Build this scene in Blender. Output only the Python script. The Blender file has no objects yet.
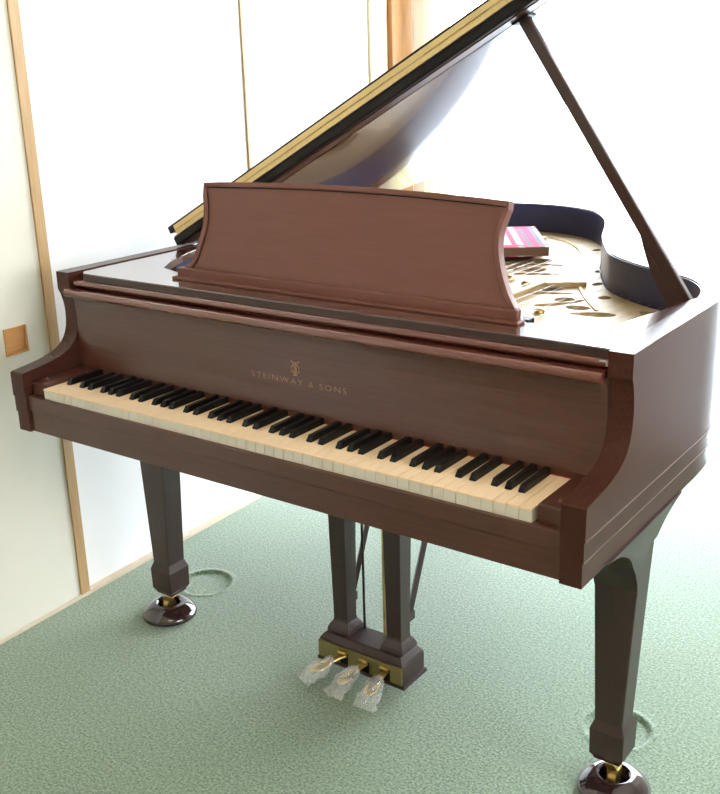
import bpy, bmesh, math, random
from mathutils import Vector, Matrix
random.seed(7)
C = bpy.context.scene.collection
PI = math.pi
R = math.radians

# ------------------------------------------------------------------ materials
def mat(name, col, rough=.5, metal=0, spec=.5, coat=0, coat_rough=.05, sheen=0, emit=None, emit_s=0):
    m = bpy.data.materials.new(name); m.use_nodes = True
    b = m.node_tree.nodes['Principled BSDF']
    b.inputs['Base Color'].default_value = (*col, 1)
    b.inputs['Roughness'].default_value = rough
    b.inputs['Metallic'].default_value = metal
    b.inputs['Specular IOR Level'].default_value = spec
    b.inputs['Coat Weight'].default_value = coat
    b.inputs['Coat Roughness'].default_value = coat_rough
    b.inputs['Sheen Weight'].default_value = sheen
    return m

def noise_color(m, c1, c2, scale=(1, 1, 1), nscale=10, detail=6, lo=.35, hi=.65, bump=0, bump_scale=None, bdist=.002):
    nt = m.node_tree; N = nt.nodes; L = nt.links
    b = N['Principled BSDF']
    tc = N.new('ShaderNodeTexCoord'); mp = N.new('ShaderNodeMapping')
    mp.inputs['Scale'].default_value = scale
    no = N.new('ShaderNodeTexNoise'); no.inputs['Scale'].default_value = nscale; no.inputs['Detail'].default_value = detail
    cr = N.new('ShaderNodeValToRGB')
    cr.color_ramp.elements[0].position = lo; cr.color_ramp.elements[0].color = (*c1, 1)
    cr.color_ramp.elements[1].position = hi; cr.color_ramp.elements[1].color = (*c2, 1)
    L.new(tc.outputs['Object'], mp.inputs['Vector']); L.new(mp.outputs[0], no.inputs['Vector'])
    L.new(no.outputs['Fac'], cr.inputs['Fac']); L.new(cr.outputs[0], b.inputs['Base Color'])
    if bump:
        n2 = N.new('ShaderNodeTexNoise'); n2.inputs['Scale'].default_value = bump_scale or nscale; n2.inputs['Detail'].default_value = 4
        L.new(mp.outputs[0], n2.inputs['Vector'])
        bp = N.new('ShaderNodeBump'); bp.inputs['Strength'].default_value = bump; bp.inputs['Distance'].default_value = bdist
        L.new(n2.outputs['Fac'], bp.inputs['Height']); L.new(bp.outputs[0], b.inputs['Normal'])
    return m

def wood(name, c1, c2, axis='x', rough=.38, coat=.10, cr=.2):
    m = mat(name, c1, rough, coat=coat, coat_rough=cr)
    sc = {'x': (2, 34, 34), 'y': (34, 2, 34), 'z': (34, 34, 2)}[axis]
    return noise_color(m, c1, c2, sc, 5, 7, .3, .72, bump=.05, bump_scale=24, bdist=.0005)

MAH1 = (.066, .0225, .0145); MAH2 = (.092, .033, .0215)
M_wood = wood('mahogany', MAH1, MAH2, 'x')
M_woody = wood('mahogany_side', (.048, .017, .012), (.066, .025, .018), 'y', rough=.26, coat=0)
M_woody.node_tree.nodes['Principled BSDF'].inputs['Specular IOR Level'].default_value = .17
M_bead = mat('bead_wood', (.11, .065, .048), .45)
M_fall = wood('mahogany_fallboard', MAH1, MAH2, 'x', rough=.3, coat=.35, cr=.14)
M_woodz = wood('mahogany_shaded', (.027, .0115, .0085), (.038, .0165, .012), 'z')  # same mahogany, darkened to carry the shade below the keybed
M_rail = noise_color(mat('mahogany_rail', (.1, .03, .02), .16, coat=1.0, coat_rough=.06), (.120, .030, .020), (.135, .036, .024), (2, 30, 30), 4)
M_lid = wood('mahogany_lid', (.060, .024, .018), (.098, .040, .029), 'y', rough=.22, coat=1.0, cr=.05)
M_top = wood('mahogany_top', (.075, .030, .022), (.115, .047, .034), 'x', rough=.2, coat=1.0, cr=.06)
M_desk = wood('mahogany_desk', (.150, .052, .036), (.170, .062, .043), 'x', rough=.5, coat=.03, cr=.3)
M_edge = mat('lid_edge_lacquer', (.009, .008, .009), .4, spec=.2)
M_inner = mat('inner_rim_blue_glare', (.020, .030, .100), .4, coat=.3, coat_rough=.3)  # mahogany, with the blue glare of the window painted into its colour
M_white = mat('ivory_key', (.92, .69, .47), .35, coat=.1)
M_front = mat('key_front', (.72, .68, .60), .3)
M_black = mat('ebony_key', (.004, .004, .005), .35, spec=.25)
M_felt = mat('red_felt', (.45, .04, .04), .95)
M_brass = noise_color(mat('aged_brass', (.6, .42, .14), .33, 1), (.55, .38, .12), (.75, .55, .22), (1, 1, 1), 40)
M_brass_pale = mat('hinge_brass', (.72, .55, .27), .42, .75)
M_dull = mat('dull_brass_plate', (.24, .20, .08), .42, .6)
M_gold = mat('gold_leaf', (.42, .24, .13), .5, .1)
M_plate = mat('gold_bronze_iron', (.52, .38, .20), .5, .1)
M_sound = wood('spruce_soundboard', (.34, .12, .03), (.42, .17, .05), 'y', rough=.6, coat=0)
M_dark = mat('dark_underside', (.018, .012, .010), .6)
M_steel = mat('steel_wire', (.45, .45, .46), .3, 1)
M_cup = mat('glossy_caster_cup', (.028, .014, .014), .12, coat=1)
M_castiron = mat('caster_hollow', (.01, .01, .01), .5)

M_wall = noise_color(mat('white_plaster', (.82, .81, .78), .8), (.83, .82, .80), (.88, .87, .85), (1, 1, 1), 3)
M_panel = noise_color(mat('white_door_paper', (.84, .84, .83), .7), (.85, .85, .845), (.89, .89, .885), (1, 1, 1), 2.5)
M_panel_cream = noise_color(mat('cream_door_paper', (.84, .82, .74), .7), (.70, .67, .57), (.76, .73, .63), (1, 1, 1), 2)
M_pine = wood('light_pine_stile', (.42, .26, .11), (.50, .33, .16), 'z', rough=.5, coat=0)
M_post = wood('orange_wood_post', (.38, .16, .045), (.46, .21, .065), 'z', rough=.45, coat=.1)
M_pull = wood('orange_wood_pull', (.52, .24, .07), (.60, .30, .10), 'y', rough=.5, coat=0)
M_sill = mat('cream_floor_rail', (.62, .52, .38), .55)
M_cream = mat('cream_jamb', (.80, .68, .45), .6)
M_ceiling = mat('ceiling_cream', (.72, .68, .58), .9)
M_frame = mat('white_window_frame', (.80, .80, .80), .4)
M_terrace = mat('pale_concrete', (.7, .7, .68), .9)

# carpet: green loop pile with speckle
M_carpet = mat('green_carpet', (.2, .3, .22), 1, spec=.1, sheen=.6)
_nt = M_carpet.node_tree; _N = _nt.nodes; _L = _nt.links; _b = _N['Principled BSDF']
_b.inputs['Sheen Roughness'].default_value = .5
_tc = _N.new('ShaderNodeTexCoord')
_n1 = _N.new('ShaderNodeTexNoise'); _n1.inputs['Scale'].default_value = 170; _n1.inputs['Detail'].default_value = 3
_v = _N.new('ShaderNodeTexVoronoi'); _v.inputs['Scale'].default_value = 330
_n3 = _N.new('ShaderNodeTexNoise'); _n3.inputs['Scale'].default_value = 2.2; _n3.inputs['Detail'].default_value = 3
_cr = _N.new('ShaderNodeValToRGB')
_cr.color_ramp.elements[0].position = .34; _cr.color_ramp.elements[0].color = (.080, .132, .072, 1)
_cr.color_ramp.elements[1].position = .66; _cr.color_ramp.elements[1].color = (.265, .345, .225, 1)
_mx = _N.new('ShaderNodeMix'); _mx.data_type = 'RGBA'; _mx.blend_type = 'MULTIPLY'; _mx.inputs['Factor'].default_value = .35
_cr2 = _N.new('ShaderNodeValToRGB')
_cr2.color_ramp.elements[0].position = .3; _cr2.color_ramp.elements[0].color = (.75, .78, .72, 1)
_cr2.color_ramp.elements[1].position = .7; _cr2.color_ramp.elements[1].color = (1, 1, 1, 1)
_L.new(_tc.outputs['Object'], _n1.inputs['Vector']); _L.new(_tc.outputs['Object'], _v.inputs['Vector']); _L.new(_tc.outputs['Object'], _n3.inputs['Vector'])
_L.new(_n1.outputs['Fac'], _cr.inputs['Fac']); _L.new(_n3.outputs['Fac'], _cr2.inputs['Fac'])
_L.new(_cr.outputs[0], _mx.inputs[6]); _L.new(_cr2.outputs[0], _mx.inputs[7]); _L.new(_mx.outputs[2], _b.inputs['Base Color'])
_bp = _N.new('ShaderNodeBump'); _bp.inputs['Strength'].default_value = .35; _bp.inputs['Distance'].default_value = .002
_L.new(_v.outputs['Distance'], _bp.inputs['Height']); _L.new(_bp.outputs[0], _b.inputs['Normal'])

# glass and clear film
def clear_mat(name, refl, tint=(1, 1, 1), rough=.02, milky=0):
    m = bpy.data.materials.new(name); m.use_nodes = True
    nt = m.node_tree; nt.nodes.clear()
    o = nt.nodes.new('ShaderNodeOutputMaterial'); tr = nt.nodes.new('ShaderNodeBsdfTransparent'); gl = nt.nodes.new('ShaderNodeBsdfGlossy')
    mx = nt.nodes.new('ShaderNodeMixShader'); lw = nt.nodes.new('ShaderNodeLayerWeight'); lw.inputs['Blend'].default_value = refl
    tr.inputs['Color'].default_value = (*tint, 1); gl.inputs['Roughness'].default_value = rough
    nt.links.new(lw.outputs['Fresnel'], mx.inputs[0]); nt.links.new(tr.outputs[0], mx.inputs[1]); nt.links.new(gl.outputs[0], mx.inputs[2])
    last = mx
    if milky:
        df = nt.nodes.new('ShaderNodeBsdfTranslucent'); df.inputs['Color'].default_value = (.85, .88, .88, 1)
        d2 = nt.nodes.new('ShaderNodeBsdfDiffuse'); d2.inputs['Color'].default_value = (.85, .88, .88, 1)
        a = nt.nodes.new('ShaderNodeAddShader'); nt.links.new(df.outputs[0], a.inputs[0]); nt.links.new(d2.outputs[0], a.inputs[1])
        m2 = nt.nodes.new('ShaderNodeMixShader'); m2.inputs[0].default_value = milky
        nt.links.new(mx.outputs[0], m2.inputs[1]); nt.links.new(a.outputs[0], m2.inputs[2]); last = m2
    nt.links.new(last.outputs[0], o.inputs[0])
    return m
M_glass = clear_mat('window_glass', .12)
M_film = clear_mat('clear_plastic_film', .22, rough=.06, milky=.10)
M_curtain = mat('cream_curtain', (.85, .78, .55), .9)
M_curtain.node_tree.nodes['Principled BSDF'].inputs['Transmission Weight'].default_value = 0

# ------------------------------------------------------------------ mesh helpers
def box(bm, x0, x1, y0, y1, z0, z1, M=None):
    vs = [bm.verts.new(Vector((x, y, z))) for z in (z0, z1) for y in (y0, y1) for x in (x0, x1)]
    if M:
        for v in vs: v.co = M @ v.co
    for f in ((0, 2, 3, 1), (4, 5, 7, 6), (0, 1, 5, 4), (2, 6, 7, 3), (0, 4, 6, 2), (1, 3, 7, 5)):
        bm.faces.new([vs[i] for i in f])
    return vs

def prism(bm, pts, fn):
    """pts 2d outline; fn(p, k) -> 3d for k=0,1 the two ends"""
    a = [bm.verts.new(Vector(fn(p, 0))) for p in pts]; b = [bm.verts.new(Vector(fn(p, 1))) for p in pts]
    n = len(pts)
    for i in range(n): bm.faces.new((a[i], a[(i+1) % n], b[(i+1) % n], b[i]))
    bm.faces.new(a[::-1]); bm.faces.new(b)

def loft(bm, rings, closed=True, caps=True):
    vr = [[bm.verts.new(Vector(p)) for p in r] for r in rings]
    n = len(rings[0])
    for a, b in zip(vr, vr[1:]):
        for i in range(n if closed else n-1):
            bm.faces.new((a[i], a[(i+1) % n], b[(i+1) % n], b[i]))
    if caps:
        bm.faces.new(vr[0][::-1]); bm.faces.new(vr[-1])

def sweep(bm, path, prof, closed=False):
    """path: 2d plan points; prof: (outward offset, z) closed section; outward is to the right of travel turned by sign"""
    n = len(path); rings = []
    for i in range(n):
        if closed: a, b = path[i-1], path[(i+1) % n]
        else: a, b = path[max(i-1, 0)], path[min(i+1, n-1)]
        t = Vector((b[0]-a[0], b[1]-a[1])).normalized(); nn = Vector((t.y, -t.x))
        rings.append([(path[i][0]+nn.x*o, path[i][1]+nn.y*o, z) for o, z in prof])
    if closed: rings.append(rings[0])
    loft(bm, rings, caps=not closed)

def lathe(bm, prof, cx=0, cy=0, seg=40, capped=True):
    rings = [[(cx+r*math.cos(2*PI*i/seg), cy+r*math.sin(2*PI*i/seg), z) for i in range(seg)] for r, z in prof]
    loft(bm, rings, caps=capped)

def tube(bm, pts, r, seg=8):
    pts = [Vector(p) for p in pts]; rings = []; up = Vector((0, 0, 1))
    for i, p in enumerate(pts):
        t = (pts[min(i+1, len(pts)-1)]-pts[max(i-1, 0)]).normalized()
        u = t.cross(up)
        if u.length < .1: u = t.cross(Vector((0, 1, 0)))
        u.normalize(); w = t.cross(u)
        rr = r[i] if isinstance(r, (list, tuple)) else r
        rings.append([p+u*rr*math.cos(2*PI*k/seg)+w*rr*math.sin(2*PI*k/seg) for k in range(seg)])
    loft(bm, rings)

def square_loft(bm, cx, cy, prof, fy=lambda z, h: h, dy=lambda z: 0):
    loft(bm, [[(cx-h, cy-fy(z, h)+dy(z), z), (cx+h, cy-fy(z, h)+dy(z), z), (cx+h, cy+fy(z, h)+dy(z), z), (cx-h, cy+fy(z, h)+dy(z), z)] for z, h in prof])

def catmull(P, k=6, closed=False):
    P = [Vector(p) for p in P]; out = []; n = len(P)
    for i in range(n if closed else n-1):
        if closed: p0, p1, p2, p3 = P[i-1], P[i], P[(i+1) % n], P[(i+2) % n]
        else: p0, p1, p2, p3 = P[max(i-1, 0)], P[i], P[i+1], P[min(i+2, n-1)]
        for j in range(k):
            t = j/k
            out.append(.5*((2*p1)+(p2-p0)*t+(2*p0-5*p1+4*p2-p3)*t*t+(3*p1-p0-3*p2+p3)*t**3))
    if not closed: out.append(P[-1])
    return out

def obj(name, bm, m, parent=None, bevel=0, smooth=False, seg=2):
    if isinstance(bm, bpy.types.Mesh): me = bm
    else:
        bmesh.ops.recalc_face_normals(bm, faces=bm.faces[:])
        me = bpy.data.meshes.new(name); bm.to_mesh(me); bm.free()
    if m is not None and not me.materials: me.materials.append(m)
    o = bpy.data.objects.new(name, me); C.objects.link(o)
    if parent is not None:
        o.parent = parent
        if parent.type == 'EMPTY' : o.location = -parent.location
    if smooth:
        for p in me.polygons: p.use_smooth = True
        md = o.modifiers.new('auto', 'EDGE_SPLIT'); md.split_angle = R(smooth if smooth is not True else 38)
    if bevel:
        md = o.modifiers.new('bevel', 'BEVEL'); md.width = bevel; md.segments = seg; md.limit_method = 'ANGLE'; md.angle_limit = R(35)
        md.harden_normals = False
    return o

def tag(o, label, cat, group=None, kind=None):
    if label: o['label'] = label
    if cat: o['category'] = cat
    if group: o['group'] = group
    if kind: o['kind'] = kind
    return o

def empty(name, loc):
    o = bpy.data.objects.new(name, None); o.location = loc; o.empty_display_size = .1; C.objects.link(o); return o

def struct(name, bm, m, label, cat, parent=None, **k):
    o = obj(name, bm, m, parent, **k)
    if parent is None: tag(o, label, cat, kind='structure')
    return o
NB = bmesh.new

# ------------------------------------------------------------------ the room
TH = math.atan(.0446)
MW = Matrix.Translation((-.918, 0, 0)) @ Matrix.Rotation(TH, 4, 'Z')     # left wall frame: local x = into the room, local y = along the wall
YB = 2.22                                                                 # window wall
XR = 3.3; YF = -3.4; ZC = 2.45

# floor: fine patches where the old caster dents are pressed into the pile
dents = [(-.672, .520, .072), (.585, .528, .072)]
def axis_vals(lo, hi, cs):
    v = set(); x = lo
    while x < hi: v.add(round(x, 4)); x += .25
    v.add(hi)
    for c in cs:
        k = -.10
        while k <= .10: v.add(round(c+k, 4)); k += .004
    return sorted(v)
xs = axis_vals(-1.5, XR+.2, [d[0] for d in dents]); ys = axis_vals(YF-.2, YB+.1, [d[1] for d in dents])
bm = NB(); grid = []
for y in ys:
    row = []
    for x in xs:
        z = 0
        for dx, dy, r in dents:
            d = math.hypot(x-dx, y-dy)
            if d < r+.03:
                t = min(max((r+.002-d)/.006, 0), 1); z -= .007*t*t*(3-2*t)*(.55+.45*min(1, max(0, (y-dy)/r*.8+.5)))
                z += .0022*math.exp(-((d-r-.006)/.007)**2)
        row.append(bm.verts.new((x, y, z)))
    grid.append(row)
for a, b in zip(grid, grid[1:]):
    for i in range(len(a)-1): bm.faces.new((a[i], a[i+1], b[i+1], b[i]))
for v in [v for v in bm.verts if not v.link_faces]: bm.verts.remove(v)
f = struct('floor', bm, M_carpet, 'green loop pile carpet with two round dents beside the piano legs', 'carpet')
for p in f.data.polygons: p.use_smooth = True

bm = NB(); box(bm, -.12, -.02, -3.7, 2.45, 0, ZC, MW); struct('wall_left', bm, M_wall, 'white wall behind the sliding doors on the left', 'wall')
bm = NB(); box(bm, -1.4, XR+.3, YF-.1, YF, 0, ZC); struct('wall_front', bm, mat('beige_panelling', (.42, .34, .22), .7), 'plain beige wall behind the camera', 'wall')
bm = NB(); box(bm, -1.4, XR+.3, YF-.1, YB+.15, ZC, ZC+.08); struct('ceiling', bm, M_ceiling, 'white ceiling over the piano', 'ceiling')
# right wall, with a wide unseen window added for fill light
bm = NB()
box(bm, XR, XR+.1, YF, -.9, 0, ZC); box(bm, XR, XR+.1, .9, YB+.15, 0, ZC)
box(bm, XR, XR+.1, -.9, .9, 0, .9); box(bm, XR, XR+.1, -.9, .9, 2.0, ZC)
struct('wall_right', bm, M_wall, 'white wall with a window added for fill light, right of the piano', 'wall')
# window wall at the back: full height glazing from the post to the right
bm = NB()
box(bm, -1.3, XR+.3, YB, YB+.12, 2.25, ZC); box(bm, .95, XR+.3, YB, YB+.12, 0, 2.25); box(bm, -1.3, -.985, YB, YB+.12, 0, 2.25)
struct('wall_back', bm, M_wall, 'white wall around the floor to ceiling windows at the back', 'wall')

def window_unit(name, label, panes, mk, marks=False):
    root = empty(name, mk[0]); tag(root, label, 'window', kind='structure')
    bm = NB(); M = Matrix.Translation(mk[0]) @ Matrix.Rotation(mk[1], 4, 'Z')
    w, z0, z1 = mk[2], mk[3], mk[4]
    box(bm, 0, w, 0, .06, z0, z0+.012, M); box(bm, 0, w, 0, .06, z1-.04, z1, M)
    for i in range(panes+1):
        x = i*w/panes
        a, b = max(0, x-.02), min(w, x+.02)
        box(bm, a, b, .005, .055, z0+.01, z1-.03, M)
    obj('window_frame', bm, M_frame, root, bevel=.002)
    bm = NB(); box(bm, .01, w-.01, .027, .031, z0+.01, z1-.03, M)
    g = obj('window_glass', bm, M_glass, root)
    return root
w1 = window_unit('window_1', 'tall bright sliding window along the back of the room', 1, ((-.985, YB+.03, 0), 0, 1.935, -.0125, 2.25))
window_unit('window_fill', 'wide unseen window added in the right wall for fill light', 3, ((XR+.08, -.9, 0), PI/2, 1.8, .9, 2.0))  # unseen window, added to brighten the left wall and piano front
# two small dark spots on the glass
bm = NB()
for (x, z, sx, sz) in ((.222, 1.415, .011, .007), (.243, 1.317, .006, .005)):
    bmesh.ops.create_uvsphere(bm, u_segments=10, v_segments=6, radius=1, matrix=Matrix.Translation((x, YB+.055, z)) @ Matrix.Rotation(.6, 4, 'Y') @ Matrix.Diagonal((sx, .002, sz, 1)))
obj('glass_speck', bm, mat('grey_speck', (.12, .12, .12), .8), w1)

bm = NB(); box(bm, -9, 12, YB+.10, 14, -.12, -.003); struct('terrace', bm, M_terrace, 'sunlit pale terrace outside the windows', 'terrace')

# sliding doors along the left wall
def slider(name, label, y0, y1, proud, pm, left_w, right_w, sm, pull=None):
    root = empty(name, MW @ Vector((proud, (y0+y1)/2, 0))); tag(root, label, 'door', kind='structure')
    bm = NB(); box(bm, -.018, proud, y0+left_w, y1-right_w, .012, 2.36, MW); obj('door_panel', bm, pm, root)
    for a, b in ((y0, y0+left_w), (y1-right_w, y1)):
        if b-a > .004:
            bm = NB(); box(bm, -.02, proud+.006, a, b, .012, 2.36, MW); obj('door_stile', bm, sm, root, bevel=.0015)
    bm = NB(); box(bm, -.02, proud+.004, y0, y1, 2.36, 2.40, MW); obj('door_rail', bm, sm, root)
    if pull:
        py, pz, s = pull
        bm = NB(); h = s/2; t = .006
        for a in ((py-h, py+h, pz-h, pz-h+t), (py-h, py+h, pz+h-t, pz+h), (py-h, py-h+t, pz-h, pz+h), (py+h-t, py+h, pz-h, pz+h)):
            box(bm, proud-.001, proud+.005, a[0], a[1], a[2], a[3], MW)
        box(bm, proud-.001, proud+.0015, py-h+.002, py+h-.002, pz-h+.002, pz+h-.002, MW)
        obj('door_handle', bm, M_pull, root)
slider('door_1', 'cream sliding door with a square wooden finger pull at far left', -.66, .287, .020, M_panel_cream, .03, .032, M_pine, (.152, .786, .069))
slider('door_2', 'wide white sliding door between the two wooden strips', .287, 1.152, .003, M_panel, .002, .016, M_pine)
slider('door_3', 'white sliding door behind the open piano lid', 1.152, 1.865, .001, M_panel, .001, .002, M_pine)
slider('door_4', 'white sliding door in the left wall beside the camera', -1.62, -.66, .003, M_panel, .03, .002, M_pine)
bm = NB(); box(bm, -.02, .024, -3.4, 1.865, 0, .012, MW); struct('trim_1', bm, M_sill, 'cream floor rail under the sliding doors', 'trim', bevel=.001)
bm = NB(); box(bm, -.04, .012, 1.867, 1.985, 0, ZC, MW); struct('trim_2', bm, M_cream, 'cream door jamb beside the orange wooden post', 'trim', bevel=.003)
bm = NB(); box(bm, -.06, .030, 1.987, 2.135, 0, ZC, MW); struct('trim_3', bm, M_post, 'orange brown wooden corner post behind the piano lid', 'post', bevel=.004)

# curtains drawn to the side of the window
def curtain(x0, x1, y, label, folds, m):
    bm = NB(); n = folds*10; cols = []
    for i in range(n+1):
        t = i/n; x = x0+(x1-x0)*t
        yy = y+.022*math.sin(t*folds*2*PI)+.006*math.sin(t*folds*4.7*PI+1)
        cols.append([bm.verts.new((x, yy*1.0+.0006*math.sin(3*z+i), z)) for z in [.02+j*.2 for j in range(12)]])
    for a, b in zip(cols, cols[1:]):
        for j in range(len(a)-1): bm.faces.new((a[j], b[j], b[j+1], a[j+1]))
    o = obj('curtain', bm, m, smooth=False)
    for p in o.data.polygons: p.use_smooth = True
    s = o.modifiers.new('thick', 'SOLIDIFY'); s.thickness = .002
    return tag(o, label, 'curtain')
M_curt = bpy.data.materials.new('cream_sheer'); M_curt.use_nodes = True
nt = M_curt.node_tree; nt.nodes.clear()
o_ = nt.nodes.new('ShaderNodeOutputMaterial'); t_ = nt.nodes.new('ShaderNodeBsdfTranslucent'); d_ = nt.nodes.new('ShaderNodeBsdfDiffuse'); x_ = nt.nodes.new('ShaderNodeMixShader')
t_.inputs['Color'].default_value = (.92, .90, .76, 1); d_.inputs['Color'].default_value = (.8, .75, .6, 1); x_.inputs[0].default_value = .6
nt.links.new(d_.outputs[0], x_.inputs[1]); nt.links.new(t_.outputs[0], x_.inputs[2]); nt.links.new(x_.outputs[0], o_.inputs[0])
curtain(-.965, -.84, 2.175, 'cream curtain gathered against the orange wooden post', 4, M_curt)

# ------------------------------------------------------------------ the piano
P0 = Vector((0, .85, 0))
piano = empty('grand_piano', P0)
tag(piano, 'mahogany brown baby grand piano with propped lid standing on green carpet', 'piano')
A_ = .713; IN = .670
inner = [(.670, .24), (.670, .35), (.670, .48), (.6695, .56), (.664, .625), (.645, .690), (.605, .753), (.545, .803), (.483, .836), (.43, .872), (.38, .914), (.34, .958), (.308, 1.010),
         (.275, 1.075), (.243, 1.14), (.212, 1.21), (.175, 1.31), (.136, 1.409), (.085, 1.51), (.02, 1.595), (-.07, 1.650), (-.18, 1.672), (-.30, 1.658),
         (-.41, 1.61), (-.51, 1.53), (-.585, 1.43), (-.637, 1.31), (-.663, 1.18), (-.670, 1.05), (-.670, .8), (-.670, .5), (-.670, .24)]
inner_s = [(p[0], p[1]) for p in catmull([Vector((a, b, 0)) for a, b in inner], 4)]

# body: rim with its two arms
bm = NB()
sweep(bm, inner_s, [(0, .634), (0, .9795), (.0015, .981), (.0415, .981), (.043, .9795), (.043, .7175), (.041, .7155), (.041, .6805), (.0385, .678), (.0385, .634)])
arm = [(.155, .981), (.155, .940)]+[(p[0], p[1]) for p in catmull([Vector(q) for q in ((.156, .936, 0), (.161, .925, 0), (.167, .900, 0), (.168, .870, 0), (.163, .840, 0), (.149, .815, 0), (.125, .798, 0), (.09, .787, 0), (.05, .7805, 0), (-.002, .775, 0))], 5)]+[(-.006, .772), (-.006, .7175), (.24, .7175), (.24, .981)]
for s in (-1, 1):
    prism(bm, arm, lambda p, k: (s*(IN if k else A_), p[0], p[1]))
    xa, xb = sorted((s*.600 if False else s*IN, s*(A_-.002))); box(bm, xa, xb, -.0045, .24, .6805, .7175)
    xa, xb = sorted((s*IN, s*(A_-.0045))); box(bm, xa, xb, -.003, .24, .633, .6805)
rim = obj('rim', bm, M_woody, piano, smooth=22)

# inner face of the rim, coloured with blue window glare, visible behind the strings
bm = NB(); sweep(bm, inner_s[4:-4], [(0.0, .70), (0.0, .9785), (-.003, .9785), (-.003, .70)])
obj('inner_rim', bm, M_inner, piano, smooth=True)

def offset_poly(off):
    out = []
    n = len(inner_s)
    for i in range(n):
        a, b = inner_s[max(i-1, 0)], inner_s[min(i+1, n-1)]
        t = Vector((b[0]-a[0], b[1]-a[1])).normalized()
        out.append((inner_s[i][0]+t.y*off, inner_s[i][1]-t.x*off))
    return out

# two thin beads run along the side of the rim
def side_path(off):
    o = offset_poly(off)
    return [(o[0][0], -.004)]+[(o[0][0], .1)]+o+[(o[-1][0], .1), (o[-1][0], -.004)]
for z_, of in ((.7165, .0428), (.6795, .0408)):
    bm = NB(); sweep(bm, side_path(of), [(-.001, z_-.0018), (-.001, z_+.0018), (.0012, z_+.001), (.0012, z_-.001)]); obj('rim_bead', bm, M_bead, rim)

# keybed and key slip
bm = NB(); box(bm, -.671, .671, .004, .34, .634, .695); obj('keybed', bm, M_wood, piano, bevel=.0015)
bm = NB(); box(bm, -.6695, .6695, .0, .018, .686, .7205); obj('key_slip', bm, M_wood, piano, bevel=.0025)
bm = NB(); box(bm, -.6695, .6695, .0045, .30, .694, .700); obj('key_frame', bm, M_dark, piano)
for s in (-1, 1):
    bm = NB(); xa, xb = sorted((s*.6185, s*.6698)); box(bm, xa, xb, .018, .172, .700, .752); 
    o = obj('cheek_block', bm, M_wood, piano, bevel=.003)
    bm = NB(); xc = s*.648; lathe(bm, [(.0001, .7515), (.006, .7515), (.006, .754), (.004, .757), (.0001, .758)], xc, .045, 14, False)
    obj('screw_cap', bm, M_rail, o, smooth=True)

# keys
KY = .007; KZ = .744; KP = 1.230/52; KX0 = -.616
pattern = 'ABCDEFG'
bm = NB(); box(bm, -KP/2+.0005, KP/2-.0005, 0, .150, -.003, 0)
kb = NB(); box(kb, -KP/2+.0006, KP/2-.0006, .0015, .150, -.025, -.003)
wm = bpy.data.meshes.new('white_key'); 
tmp = bpy.data.meshes.new('t'); kb.to_mesh(tmp); n0 = len(bm.faces); bm.from_mesh(tmp); bm.faces.ensure_lookup_table()
for i in range(n0, len(bm.faces)): bm.faces[i].material_index = 1
bm.to_mesh(wm); wm.materials.append(M_white); wm.materials.append(M_front); bm.free(); kb.free()
for i in range(52):
    k = obj('white_key', wm, None, piano)
    k.location = Vector((KX0+(i+.5)*KP, KY, KZ))-P0
# black key with sloped front and narrowed top
bm = NB()
def bk(y, z, w): return [(-w, y, z), (w, y, z)]
loft(bm, [[(-.0064, .0, -.004), (.0064, .0, -.004), (.0064, .0, .001), (-.0064, .0, .001)],
          [(-.0064, .001, -.004), (.0064, .001, -.004), (.0062, .0015, .004), (-.0062, .0015, .004)],
          [(-.0065, .009, -.004), (.0065, .009, -.004), (.0056, .008, .0122), (-.0056, .008, .0122)],
          [(-.0065, .102, -.004), (.0065, .102, -.004), (.0056, .102, .0135), (-.0056, .102, .0135)]])
bmesh.ops.recalc_face_normals(bm, faces=bm.faces[:])
km = bpy.data.meshes.new('black_key'); bm.to_mesh(km); bm.free(); km.materials.append(M_black)
off = {'A': .0018, 'C': -.0022, 'D': .0022, 'F': -.0028, 'G': 0}
for i in range(51):
    n = pattern[i % 7]
    if n in off:
        k = obj('black_key', km, None, piano)
        k.location = Vector((KX0+(i+1)*KP+off[n], KY+.052, KZ))-P0
        md = k.modifiers.new('bevel', 'BEVEL'); md.width = .0009; md.segments = 2
bm = NB(); box(bm, -.617, .617, KY+.1495, KY+.154, .722, .7450); obj('felt_strip', bm, M_felt, piano)

# fallboard with its rounded lip, lettering and emblem
fbp = [(.1575, .7465), (.1560, .757), (.1590, .775), (.1625, .80), (.1650, .84), (.1655, .88), (.1630, .91), (.1600, .930), (.182, .930), (.182, .7465)]
bm = NB(); prism(bm, fbp, lambda p, k: ((-.6685, .6685)[k], p[0], p[1])); fb = obj('fallboard', bm, M_fall, piano, bevel=.0012)
def rounded(bm, x0, x1, yc, zc, ry, rz, back):
    pts = [(yc-ry*math.cos(a), zc+rz*math.sin(a)) for a in [R(-90+180*i/10) for i in range(11)]]+[(back, zc+rz), (back, zc-rz)]
    prism(bm, pts, lambda p, k: ((x0, x1)[k], p[0], p[1]))
bm = NB(); rounded(bm, -.676, .664, .151, .9345, .012, .0100, .185); obj('fallboard_lip', bm, M_rail, fb, smooth=True)
def fb_point(u, z): return (u, .1640-.0007, z)
def text_mesh(body, size, ext):
    cu = bpy.data.curves.new('txt', 'FONT'); cu.body = body; cu.size = size; cu.align_x = 'CENTER'; cu.extrude = ext; cu.offset = -.00042; cu.space_character = 1.28; cu.resolution_u = 3
    t = bpy.data.objects.new('txt', cu); C.objects.link(t)
    bpy.context.view_layer.update()
    me = bpy.data.meshes.new_from_object(t.evaluated_get(bpy.context.evaluated_depsgraph_get()))
    bpy.data.objects.remove(t); bpy.data.curves.remove(cu)
    return me
me = text_mesh('STEINWAY & SONS', .0185, .0003)
wx = max(v.co.x for v in me.vertices)-min(v.co.x for v in me.vertices)
k_ = .246/wx
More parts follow.
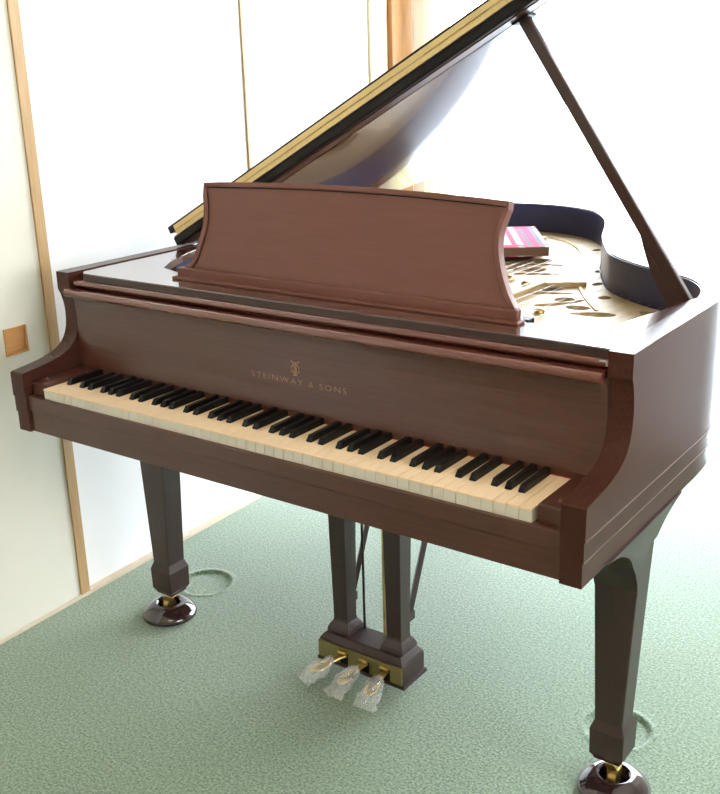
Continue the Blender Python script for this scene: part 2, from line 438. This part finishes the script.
me.transform(Matrix.Translation((.008, .1630, .8135)) @ Matrix.Rotation(R(-2), 4, 'X') @ Matrix.Rotation(PI/2, 4, 'X') @ Matrix.Diagonal((k_, .95, 1, 1)))
obj('lettering', me, M_gold, fb)
bm = NB()
cx, cz, yy = .003, .848, .1643
def em(pts, r=.0007): tube(bm, [(cx+x, yy-.0003, cz+z) for x, z in pts], r, 6)
for s in (-1, 1):
    em([(s*x, z) for x, z in ((.000, -.012), (.006, -.011), (.0095, -.006), (.0095, 0), (.0065, .006), (.006, .011), (.009, .015), (.0115, .0135))], .0009)
em([(-.006, .0115), (.006, .0115)], .0008); em([(-.006, -.0155), (.006, -.0155)], .0011); em([(0, -.0155), (0, -.012)], .0012)
for x in (-.003, -.001, .001, .003): em([(x, -.010), (x, .0115)], .00035)
em([(.005, .006), (.001, .008), (-.004, .005), (-.003, .001), (.003, -.001), (.004, -.005), (0, -.008), (-.005, -.006)], .0008)
obj('emblem', bm, M_gold, fb)

# ledges between fallboard and music shelf
bm = NB(); rounded(bm, -.658, .664, .169, .9560, .010, .0075, .20); box(bm, -.655, .655, .184, .22, .930, .955)
obj('front_rail', bm, M_rail, piano, smooth=True)
bm = NB(); box(bm, .652, .668, .1600, .178, .9525, .9615); obj('rail_end_catch', bm, M_steel, piano, bevel=.001)
# shelf that carries the music desk, with its two side wings
wing = [(.46, .268), (.534, .272), (.585, .290), (.612, .34), (.628, .41), (.642, .49), (.654, .56), (.6695, .62)]
shelf = [(-.640, .176), (.6695, .176), (.6695, .62)]+[w for w in wing[::-1][1:]]+[(.44, .30), (-.44, .30)]+[(-.46, .30), (-.52, .32), (-.56, .38), (-.60, .46), (-.63, .54), (-.655, .62), (-.6695, .62), (-.6695, .20)]
bm = NB(); prism(bm, shelf, lambda p, k: (p[0], p[1], (.961, .9785)[k])); shf = obj('music_shelf', bm, M_top, piano, bevel=.0015)
bm = NB(); box(bm, -.6398, .6693, .1735, .1765, .9605, .977); obj('shelf_edge', bm, M_woodz, shf)

# music desk
DA = Vector((.003, .25, .9785)); DV = (Vector((0, .30, 1.184))-DA).normalized(); DN = DV.cross(Vector((1, 0, 0)))   # DN points back
Rgt = [(.411, .2165), (.411, .200), (.405, .180), (.400, .155), (.402, .124), (.413, .088), (.431, .050), (.448, .026)]
Lft = [(-.384, .026), (-.361, .045), (-.346, .088), (-.337, .125), (-.339, .157), (-.345, .188), (-.345, .2165)]
Rs = [(p[0], p[1]) for p in catmull([Vector((a, b, 0)) for a, b in Rgt[1:]], 4)]
Ls = [(p[0], p[1]) for p in catmull([Vector((a, b, 0)) for a, b in Lft[:-1]], 4)]
top = [(x, .2165+.0095*(1-((x-.033)/.378)**2)) for x in [-.345+.756*i/16 for i in range(17)]]
outline = top[:]+Rs+Ls
def dk(p, d): return DA+Vector((p[0], 0, 0))+DV*p[1]+DN*d
bm = NB(); prism(bm, outline, lambda p, k: dk(p, (0, .016)[k])); md_ = obj('music_desk', bm, M_desk, piano, bevel=.0012)
# raised moulding round the top and sides, dark groove inside it
def ribbon(path, w, d0, d1, m, name):
    bm = NB(); rings = []; n = len(path)
    for i in range(n):
        a, b = Vector(path[max(i-1, 0)]), Vector(path[min(i+1, n-1)]); t = (b-a).normalized(); nn = Vector((t.y, -t.x))
        p = Vector(path[i]); q = p+nn*w
        rings.append([dk(p, d0), dk(p, d1), dk(q, d1), dk(q, d0)])
    loft(bm, rings); return obj(name, bm, m, md_, bevel=.001)
border = [(p[0], p[1]) for p in (Ls[::1]+[(-.345, .2155)])]+top[1:-1]+[(.411, .2155)]+Rs
ribbon(border, .0105, .001, -.005, M_desk, 'desk_moulding')
def inset(path, w):
    out = []; n = len(path)
    for i in range(n):
        a, b = Vector(path[max(i-1, 0)]), Vector(path[min(i+1, n-1)]); t = (b-a).normalized(); nn = Vector((t.y, -t.x)); out.append(tuple(Vector(path[i])+nn*w))
    return out
ribbon(inset(border, .0107), .002, .001, -.0008, M_edge, 'desk_groove')
bm = NB(); box(bm, -.404, .467, .232, .262, .9787, .9845); box(bm, -.396, .459, .243, .260, .984, 1.004)
obj('desk_ledge', bm, M_desk, md_, bevel=.002)
for xx in (-.2, .27):
    bm = NB(); tube(bm, [dk((xx, .12), .017), (xx, .33, 1.03), (xx, .345, .985)], .004, 8); obj('desk_prop', bm, M_brass, md_)

# iron plate with openings, soundboard, pins and strings
def filled(outline, holes, z0, z1, name, m, bevel=0):
    cu = bpy.data.curves.new(name, 'CURVE'); cu.dimensions = '2D'; cu.fill_mode = 'BOTH'; cu.extrude = (z1-z0)/2; cu.bevel_depth = bevel
    for loop in [outline]+holes:
        sp = cu.splines.new('POLY'); sp.points.add(len(loop)-1); sp.use_cyclic_u = True
        for i, (x, y) in enumerate(loop): sp.points[i].co = (x, y, 0, 1)
    t = bpy.data.objects.new('t', cu); C.objects.link(t); bpy.context.view_layer.update()
    me = bpy.data.meshes.new_from_object(t.evaluated_get(bpy.context.evaluated_depsgraph_get()))
    bpy.data.objects.remove(t); me.transform(Matrix.Translation((0, 0, (z0+z1)/2)))
    return obj(name, me, m, piano)
op = offset_poly(-.006)
op = [p for p in op if p[1] > .36]
def ell(cx, cy, rx, ry, a=0, n=24):
    return [(cx+rx*math.cos(t)*math.cos(a)-ry*math.sin(t)*math.sin(a), cy+rx*math.cos(t)*math.sin(a)+ry*math.sin(t)*math.cos(a)) for t in [2*PI*i/n for i in range(n)]]
def poly(pts, k=4): return [(p[0], p[1]) for p in catmull([Vector((a, b, 0)) for a, b in pts], k, True)]
bass = poly([(-.60, .62), (-.30, .66), (-.22, .95), (-.25, 1.25), (-.36, 1.36), (-.52, 1.28), (-.58, 1.05)])
holes = [ell(.036, 1.215, .026, .036), ell(.066, 1.095, .034, .036), ell(.013, 1.085, .018, .03), ell(.214, .902, .027, .033), ell(.293, .806, .024, .026), ell(.352, .748, .030, .022),
         poly([(.02, 1.135), (.06, 1.155), (.115, 1.175), (.105, 1.19), (.05, 1.18), (.015, 1.16)]),
         poly([(.045, 1.012), (.085, 1.022), (.145, 1.055), (.155, 1.075), (.11, 1.066), (.05, 1.04)]),
         poly([(.170, .815), (.205, .825), (.262, .855), (.285, .878), (.235, .868), (.185, .845)]),
         poly([(.245, .725), (.285, .722), (.330, .79), (.33, .83), (.285, .765)]),
         poly([(.36, .685), (.43, .69), (.455, .72), (.43, .735), (.38, .715)]),
         bass]
rimholes = [ell(.187, 1.300, .012, .020), ell(.232, 1.156, .013, .021), ell(.289, 1.004, .013, .021), ell(.365, .872, .016, .02), ell(.10, 1.44, .012, .018), ell(.50, .775, .014, .012)]
pl = filled([(-.655, .36)]+[(.655, .36)]+op[1:-1], holes+rimholes, .875, .892, 'iron_plate', M_plate, .001)
bm = NB(); sweep(bm, [(p[0], p[1]) for p in catmull([Vector(q) for q in ((-.114, 1.575, 0), (-.037, 1.530, 0), (.046, 1.440, 0), (.125, 1.305, 0), (.180, 1.167, 0), (.230, 1.033, 0), (.322, .865, 0), (.405, .745, 0))], 5)],
                 [(0, .890), (.0035, .8965), (.009, .8965), (.0125, .890)])
o = obj('plate_flange', bm, M_brass, pl, smooth=True)
def strut(a, b, name='plate_strut', w=.009, h=.020, z=.890):
    bm = NB(); d = (Vector(b)-Vector(a)); n = Vector((d.y, -d.x)).normalized()*w
    q = [Vector(a)+n, Vector(b)+n, Vector(b)-n, Vector(a)-n]
    prism(bm, q, lambda p, k: (p.x if k == 0 else p.x, p.y, (z, z+h)[k])); return obj(name, bm, M_plate, pl, bevel=.003)
strut((.177, .45), (.190, .905)); strut((.19, .905), (.278, .962), w=.006, h=.016); strut((-.12, .45), (-.10, 1.50)); strut((-.40, .45), (-.46, 1.45))
for x, y in ((.143, .905), (.118, .845), (.075, .95), (.30, .66), (.04, .86)):
    bm = NB(); lathe(bm, [(.012, .891), (.012, .899), (.008, .904), (.004, .905), (.0001, .905)], x, y, 14, False); obj('plate_bolt', bm, M_brass, pl, smooth=True)
sb = [p for p in offset_poly(-.004) if p[1] > .30]
bm = NB(); prism(bm, sb, lambda p, k: (p[0], p[1], (.838, .845)[k])); obj('soundboard', bm, M_sound, piano)
bm = NB(); box(bm, -.655, .655, .262, .40, .863, .874); obj('pin_block', bm, M_dark, piano)
bm = NB()
for i in range(60):
    x = -.62+i*.021
    for j in range(2): 
        lathe(bm, [(.0032, .874), (.0032, .912), (.0001, .912)], x+j*.008, .375+.022*j+(.01 if i % 2 else 0), 6, False)
tag(obj('tuning_pins', bm, M_steel, piano), None, None, kind='stuff')
bm = NB()
for i in range(40):
    x = -.60+i*.0298; t = i/39
    y1 = 1.50 if t < .55 else 1.50-(t-.55)/.45*.72
    y1 = min(y1, 1.5); x2 = x+(.18*(1-t) if t < .4 else .02)
    if x2 > .1: y1 = min(y1, 1.42-(x2-.1)*1.42)
    tube(bm, [(x, .38, .905), (x2, max(y1, .62), .900)], .0003, 4)
tag(obj('strings', bm, M_steel, piano), None, None, kind='stuff')
# damper heads in a row
for i in range(24):
    x = -.58+i*.04
    if i % 9 == 8: continue
    bm = NB(); box(bm, x-.013, x+.013, .50, .53, .906, .918); d = obj('damper', bm, M_edge, piano, bevel=.002)

# lid, opened about the bass side
TA = R(28.35); HX, HZ = -.708, .978
cT, sT = math.cos(TA), math.sin(TA)
def L3(s, y, h): return (HX+s*cT-h*sT, y, HZ+s*sT+h*cT)
outer = []
n = len(inner_s)
for i in range(n):
    a, b = inner_s[max(i-1, 0)], inner_s[min(i+1, n-1)]; t = Vector((b[0]-a[0], b[1]-a[1])).normalized()
    outer.append((inner_s[i][0]+t.y*.060, inner_s[i][1]-t.x*.060))
LY = .540
lo = [(LY and 1.434, LY)]+[(p[0]+.713, p[1]) for p in outer if p[1] > LY+.01 and not (p[0] < -.69 and p[1] < 1.0)]+[(.0, 1.0)]+[(.012, LY)]
bm = NB(); prism(bm, lo, lambda p, k: L3(p[0], p[1], (0, .042)[k] if False else (0, .026)[k])); lid = obj('lid', bm, M_lid, piano, bevel=.003)
bm = NB()
prism(bm, [(0, .0262), (0, .034), (1, .034), (1, .0262)], lambda p, k: L3(.026+p[0]*1.40, (LY+.001, LY+.05)[k], p[1])); obj('lid_batten', bm, M_edge, lid)
bm = NB()
prism(bm, [(0, -.001), (.0, .022), (1, .022), (1, -.001)], lambda p, k: L3(.012+p[0]*1.423, (LY-.004, LY+.012)[k], p[1])); obj('lid_front_edge', bm, M_edge, lid, bevel=.004)
# folded front flap lying on the lid
fl = [(.006, LY-.002), (1.436, LY-.002), (1.436, .90), (.006, .90)]
bm = NB(); prism(bm, fl, lambda p, k: L3(p[0], p[1], (.0355, .055)[k])); flap = obj('lid_flap', bm, M_edge, lid, bevel=.003)
bm = NB()
for h0, h1 in ((.0225, .0345), (.0360, .0480)):
    prism(bm, [(0, h0), (0, h1), (1, h1), (1, h0)], lambda p, k: L3(.034+p[0]*1.385, (LY-.0062, LY+.0005)[k], p[1]))
hz = obj('lid_hinge', bm, M_brass_pale, lid)
bm = NB(); 
N_ = 56
for i in range(N_):
    s0 = .035+i*1.38/N_; tube(bm, [L3(s0, LY-.0062, .0352), L3(s0+1.38/N_-.0015, LY-.0062, .0352)], .0016, 8)
obj('hinge_knuckle', bm, M_brass, hz)
# thin inner moulding line on the underside
bm = NB()
prism(bm, [(0, 0), (0, -.0035), (1, -.0035), (1, 0)], lambda p, k: L3(.05+p[0]*1.33, (LY+.052, LY+.058)[k], p[1])); obj('lid_bead', bm, M_lid, lid)
bm = NB(); prism(bm, [(0, 0), (0, -.003), (1, -.003), (1, 0)], lambda p, k: L3(.02+p[0]*1.41, (LY+.012, LY+.047)[k], p[1])); obj('lid_border', bm, M_wood, lid)
# stick cup
bm = NB(); prism(bm, [(1.10, -.0), (1.10, -.008), (1.14, -.008), (1.14, 0)], lambda p, k: L3(p[0], (.575, .615)[k], p[1])); obj('prop_cup', bm, M_edge, lid, bevel=.002)
for y in (.62, 1.05):
    bm = NB(); tube(bm, [(-.722, y-.04, .984), (-.722, y+.04, .984)], .006, 10); box(bm, -.719, -.680, y-.035, y+.035, .981, .9835); obj('side_hinge', bm, M_steel, piano)

# prop stick
a = Vector((.666, .590, .945)); b = Vector((.2755, .598, 1.5115)); d = (b-a); Ln = d.length; d.normalize(); u = Vector((d.z, 0, -d.x)).normalized()   # u: to the right/up
st = [(-.012, 0), (-.012, Ln-.012), (-.006, Ln), (.006, Ln), (.0125, Ln-.012), (.0125, 0)]
bm = NB(); prism(bm, st, lambda p, k: tuple(a+u*p[0]+d*p[1]+Vector((0, (-.009, .009)[k], 0)))); ps = obj('prop_stick', bm, M_woodz, piano, bevel=.003)
sh = [(-.033, 0), (-.033, .08), (-.030, .115), (-.024, .145), (-.016, .175), (-.0115, .19), (-.0115, 0)]
bm = NB(); prism(bm, sh, lambda p, k: tuple(a+u*p[0]+d*p[1]+Vector((0, (-.009, .009)[k], 0)))); obj('short_stick', bm, M_woodz, ps, bevel=.002)
bm = NB(); box(bm, .640, .6612, .57, .61, .925, .960); obj('stick_hinge', bm, M_brass, piano, bevel=.002)

# legs on casters
def leg(cx, cy):
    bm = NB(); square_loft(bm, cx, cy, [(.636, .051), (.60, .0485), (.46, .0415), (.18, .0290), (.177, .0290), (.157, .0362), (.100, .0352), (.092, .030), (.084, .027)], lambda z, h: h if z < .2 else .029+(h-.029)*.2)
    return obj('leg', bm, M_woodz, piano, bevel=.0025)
def caster(lg, lx, ly, cx, cy):
    bm = NB(); tube(bm, [(lx, ly, .090), (lx, ly, .066)], .009, 10)
    prism(bm, [(lx-.012, ly-.012), (lx+.012, ly-.012), (lx+.012, ly+.012), (lx-.012, ly+.012)], lambda p, k: (p[0] if k else p[0]+(cx-lx), p[1] if k else p[1]+(cy-ly), (.054, .070)[k]))
    for s in (-1, 1): box(bm, cx+s*.0105-.0015, cx+s*.0105+.0015, cy-.010, cy+.010, .022, .058)
    c = obj('caster', bm, M_brass, lg, bevel=.001)
    bm = NB(); tube(bm, [(cx-.008, cy+.002, .029), (cx+.008, cy+.002, .029)], .0185, 20); obj('caster_wheel', bm, M_brass, c, smooth=True)
cups = [(.655, .335), (-.630, .333), (-.30, 1.41)]
legs = [(.649, .330), (-.605, .325), (-.30, 1.40)]
for (x, y), (ux, uy) in zip(legs, cups):
    lg = leg(x, y)
    caster(lg, x, y, ux, uy)
    if abs(x) > .5:
        hw = lambda z: .0415+(z-.46)*(.0485-.0415)/.14+.0004
        for nm, q in (('f', ((.475, .3000), (.50, .293), (.53, .2765), (.555, .255), (.575, .236), (.592, .214), (.606, .190), (.618, .165), (.627, .135), (.6345, .095))),
                      ('b', ((.572, .356), (.574, .364), (.590, .374), (.604, .388), (.616, .406), (.626, .428), (.6345, .453)))):
            sg = 1 if x > 0 else -1
            wo = lambda z: hw(z)+max(0, z-.55)/.085*.0125
            bm = NB(); loft(bm, [[(x-sg*hw(z), y, z), (x+sg*wo(z), y, z), (x+sg*wo(z), yy, z), (x-sg*hw(z), yy, z)] for z, yy in q]); obj('leg_bracket', bm, M_woodz, lg, smooth=30)
bm = NB(); box(bm, -.36, -.24, 1.34, 1.46, .636, .66); box(bm, -.10, .10, 1.30, 1.50, .655, .69); box(bm, -.34, .06, .30, .62, .640, .665)
for (x0, y0, x1, y1) in ((-.60, .34, -.32, 1.40), (.60, .34, -.28, 1.40), (-.6, .6, .6, .6)):
    d2 = Vector((x1-x0, y1-y0)).normalized()*1; nn = Vector((d2.y, -d2.x))*.035
    prism(bm, [(x0+nn.x, y0+nn.y), (x1+nn.x, y1+nn.y), (x1-nn.x, y1-nn.y), (x0-nn.x, y0-nn.y)], lambda p, k: (p[0], p[1], (.665, .74)[k]))
obj('underframe', bm, M_dark, piano)

# caster cups (separate things the casters stand in)
cup_labels = ['glossy dark caster cup under the right front piano leg', 'glossy black caster cup under the left front piano leg', 'dark caster cup under the rear piano leg']
cup_prof = [(.0001, .002), (.070, .002), (.0735, .004), (.075, .009), (.0735, .015), (.068, .022), (.058, .031), (.047, .038), (.039, .0415), (.034, .0415), (.030, .038), (.0285, .020), (.027, .0105), (.0001, .0095)]
for (x, y), lb in zip(cups, cup_labels):
    bm = NB(); lathe(bm, cup_prof, x, y, 56, False)
    o = obj('caster_cup', bm, M_cup, smooth=True); tag(o, lb, 'caster cup', 'caster cups under the piano legs')

# pedal lyre
bm = NB()
box(bm, -.124, .124, .357, .450, .032, .084); box(bm, -.129, .129, .3535, .455, .026, .036)
loft(bm, [[(-x, .4035-y, z), (x, .4035-y, z), (x, .4035+y, z), (-x, .4035+y, z)] for x, y, z in ((.122, .046, .083), (.122, .046, .087), (.113, .038, .099), (.108, .035, .102))])
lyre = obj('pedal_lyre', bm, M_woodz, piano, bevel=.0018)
for s in (-1, 1):
    x = s*.079
    bm = NB(); square_loft(bm, x, .408, [(.640, .0275), (.60, .0265), (.135, .0200), (.128, .0215), (.122, .026), (.112, .031), (.101, .033)])
    obj('lyre_column', bm, M_woodz, lyre, bevel=.0012)
    bm = NB(); tube(bm, [(s*.085, .448, .175), (s*.085, .652, .650)], .0085, 4)
    box(bm, s*.085-.010, s*.085+.010, .425, .456, .160, .182); obj('lyre_brace', bm, M_woodz, lyre)
bm = NB(); box(bm, -.12, .12, .36, .45, .618, .640); obj('lyre_top_block', bm, M_woodz, lyre, bevel=.002)
for x, m in ((-.038, M_castiron), (.022, M_brass), (.030, M_steel)):
    bm = NB(); tube(bm, [(x, .432, .100), (x, .432, .640)], .0032, 8); obj('pedal_rod', bm, m, lyre)
# brass front plate with three slots
bm = NB()
px = [-.046, .017, .077]
edges = [-.123]+[v for p in px for v in (p-.013, p+.013)]+[.123]
for i in range(0, 8, 2): box(bm, edges[i], edges[i+1], .352, .3572, .038, .083)
for p in px: box(bm, p-.0135, p+.0135, .352, .3572, .069, .083)
pt = obj('pedal_plate', bm, M_dull, lyre, bevel=.0008)
for p in px:
    bm = NB(); box(bm, p-.013, p+.013, .3560, .3575, .037, .069); obj('pedal_slot', bm, M_edge, lyre)
for p in px: 
    bm = NB(); box(bm, p-.0125, p+.0125, .343, .357, .0690, .0785); obj('pedal_guide', bm, M_brass, lyre, bevel=.003)
def pedal(p, yaw):
    bm = NB(); M = Matrix.Translation((p, .357, 0)) @ Matrix.Rotation(yaw, 4, 'Z')
    prof = [(.004, .0075, .060), (-.02, .0078, .060), (-.036, .0095, .059), (-.048, .0125, .056), (-.062, .0150, .054), (-.076, .0150, .052), (-.086, .0115, .051), (-.091, .006, .0505)]
    rings = []
    for y, w, z in prof:
        rings.append([M @ Vector((w*math.cos(t), y, z+.0052*math.sin(t))) for t in [2*PI*i/12 for i in range(12)]])
    loft(bm, rings); return obj('pedal', bm, M_brass, lyre, smooth=True)
yaws = [R(-24), R(-9), R(5)]
for p, yw in zip(px, yaws): pedal(p, yw)
# clear film wrapped round each pedal
fl_labels = ['crumpled clear plastic film around the left pedal', 'crumpled clear plastic film around the middle pedal', 'crumpled clear plastic film around the right pedal']
from mathutils import noise as NZ
for i, (p, yw) in enumerate(zip(px, yaws)):
    M = Matrix.Translation((p, .357, 0)) @ Matrix.Rotation(yw, 4, 'Z')
    bm = NB(); rings = []
    prof = [(-.034, .012, .010, .060), (-.045, .017, .013, .056), (-.056, .022, .016, .051), (-.068, .026, .018, .047), (-.080, .027, .019, .044), (-.092, .023, .016, .042), (-.100, .020, .009, .038), (-.108, .026, .004, .033), (-.116, .030, .002, .028)]
    nn = 28
    for y, w, h, z in prof:
        ring = []
        for k in range(nn):
            t = 2*PI*k/nn; q = Vector((w*math.cos(t), y, h*math.sin(t)))
            f_ = 1+.55*NZ.noise(Vector((q.x*70+i*9, q.y*60, q.z*70)))+.25*NZ.noise(Vector((q.x*190, q.y*170+i*5, q.z*160)))
            ring.append(M @ Vector((q.x*f_, y+.006*NZ.noise(Vector((q.x*80, y*90, i))), max(z+q.z*f_, .004))))
        rings.append(ring)
    loft(bm, rings, caps=False)
    o = obj('plastic_wrap', bm, M_film); tag(o, fl_labels[i], 'plastic wrap', 'clear plastic wraps on the pedals')
    sd = o.modifiers.new('thick', 'SOLIDIFY'); sd.thickness = .0003

# ------------------------------------------------------------------ booklet on the plate
c = [Vector((-.205, 1.475, 0)), Vector((-.155, 1.520, 0)), Vector((.058, 1.205, 0)), Vector((-.03, 1.05, 0))]
M_cover = mat('printed_cover', (.85, .85, .88), .8, spec=.1)
nt = M_cover.node_tree; N = nt.nodes; Lk = nt.links; b = N['Principled BSDF']
tc = N.new('ShaderNodeTexCoord'); sp = N.new('ShaderNodeSeparateXYZ'); Lk.new(tc.outputs['Object'], sp.inputs[0])
cr = N.new('ShaderNodeValToRGB'); cr.color_ramp.interpolation = 'CONSTANT'
el = cr.color_ramp.elements
stops = [(0, (.55, .60, .62)), (.50, (.70, .12, .22)), (.66, (.50, .55, .60)), (.73, (.55, .16, .24)), (.78, (.22, .21, .25)), (.82, (.68, .12, .22)), (.90, (.24, .24, .28)), (.95, (.5, .52, .55))]
el[0].position = 0; el[0].color = (*stops[0][1], 1); el[1].position = .60; el[1].color = (*stops[1][1], 1)
for pz, cc in stops[2:]:
    e = el.new(pz); e.color = (*cc, 1)
mr = N.new('ShaderNodeMapRange'); mr.inputs[1].default_value = -.125; mr.inputs[2].default_value = .125
Lk.new(sp.outputs[0], mr.inputs[0]); Lk.new(mr.outputs[0], cr.inputs[0])
nz = N.new('ShaderNodeTexNoise'); nz.inputs['Scale'].default_value = 22; Lk.new(tc.outputs['Object'], nz.inputs['Vector'])
# red blossom patches near both short ends
ab = N.new('ShaderNodeMath'); ab.operation = 'ABSOLUTE'; Lk.new(sp.outputs[1], ab.inputs[0])
m1 = N.new('ShaderNodeMapRange'); m1.inputs[1].default_value = .125; m1.inputs[2].default_value = .150; Lk.new(ab.outputs[0], m1.inputs[0])
gt = N.new('ShaderNodeMath'); gt.operation = 'GREATER_THAN'; gt.inputs[1].default_value = .53; Lk.new(nz.outputs['Fac'], gt.inputs[0])
mu = N.new('ShaderNodeMath'); mu.operation = 'MULTIPLY'; Lk.new(m1.outputs[0], mu.inputs[0]); Lk.new(gt.outputs[0], mu.inputs[1])
mx = N.new('ShaderNodeMix'); mx.data_type = 'RGBA'; mx.inputs[7].default_value = (.70, .10, .18, 1)
Lk.new(cr.outputs[0], mx.inputs[6]); Lk.new(mu.outputs[0], mx.inputs[0]); Lk.new(mx.outputs[2], b.inputs['Base Color'])
bk_root = empty('booklet', (-.141, 1.286, .9105)); tag(bk_root, 'pink and white printed booklet lying inside the piano behind the music desk', 'booklet')
bk_root.rotation_euler = (0, 0, R(33))
def local(name, bm, m, **k):
    o = obj(name, bm, m, **k); o.parent = bk_root; return o
bm = NB(); box(bm, -.118, .124, -.177, .177, .002, .024); local('pages', bm, mat('booklet_pages', (.20, .12, .07), .8))
bm = NB(); box(bm, -.125, .125, -.18, .18, .024, .0265); box(bm, -.125, .125, -.18, .18, 0, .002); box(bm, -.1265, -.124, -.18, .18, 0, .0265)
local('cover', bm, M_cover, bevel=.0006)

# ------------------------------------------------------------------ light
w = bpy.data.worlds.new('sky'); bpy.context.scene.world = w; w.use_nodes = True
bg = w.node_tree.nodes['Background']
tcw = w.node_tree.nodes.new('ShaderNodeTexCoord'); sx = w.node_tree.nodes.new('ShaderNodeSeparateXYZ'); crw = w.node_tree.nodes.new('ShaderNodeValToRGB')
w.node_tree.links.new(tcw.outputs['Generated'], sx.inputs[0]); w.node_tree.links.new(sx.outputs[2], crw.inputs[0]); w.node_tree.links.new(crw.outputs[0], bg.inputs[0])
crw.color_ramp.elements[0].position = 0; crw.color_ramp.elements[0].color = (.95, .98, 1, 1)
crw.color_ramp.elements[1].position = 1; crw.color_ramp.elements[1].color = (.62, .78, 1, 1)
bg.inputs[1].default_value = 18.0
def area(name, loc, rot, sx_, sy_, power, col=(1, 1, 1)):
    l = bpy.data.lights.new(name, 'AREA'); l.shape = 'RECTANGLE'; l.size = sx_; l.size_y = sy_; l.energy = power; l.color = col
    o = bpy.data.objects.new(name, l); o.location = loc; o.rotation_euler = rot; C.objects.link(o)
    return o
# warm fill lamp added under the ceiling, out of the frame
bm = NB(); box(bm, .75, 1.55, -1.75, -.95, ZC-.07, ZC-.001); lm = obj('ceiling_fill', bm, None)
me_l = mat('fill_emitter', (1, .97, .9), .5); bb = me_l.node_tree.nodes['Principled BSDF']; bb.inputs['Emission Color'].default_value = (1, .80, .50, 1); bb.inputs['Emission Strength'].default_value = 9
lm.data.materials.append(me_l); tag(lm, 'square warm fill lamp added above the camera', 'lamp')

# ------------------------------------------------------------------ camera
cam = bpy.data.cameras.new('camera'); co = bpy.data.objects.new('camera', cam); C.objects.link(co)
co.location = (1.28466, -1.36600, 1.43696); co.rotation_euler = (1.2531796, .0267687, .6235233)
cam.sensor_fit = 'VERTICAL'; cam.sensor_height = 36; cam.lens = 1024.7*36/794; cam.clip_start = .02
bpy.context.scene.camera = co
vs = bpy.context.scene.view_settings
vs.view_transform = 'Standard'; vs.look = 'None'; vs.gamma = 1; vs.exposure = 0
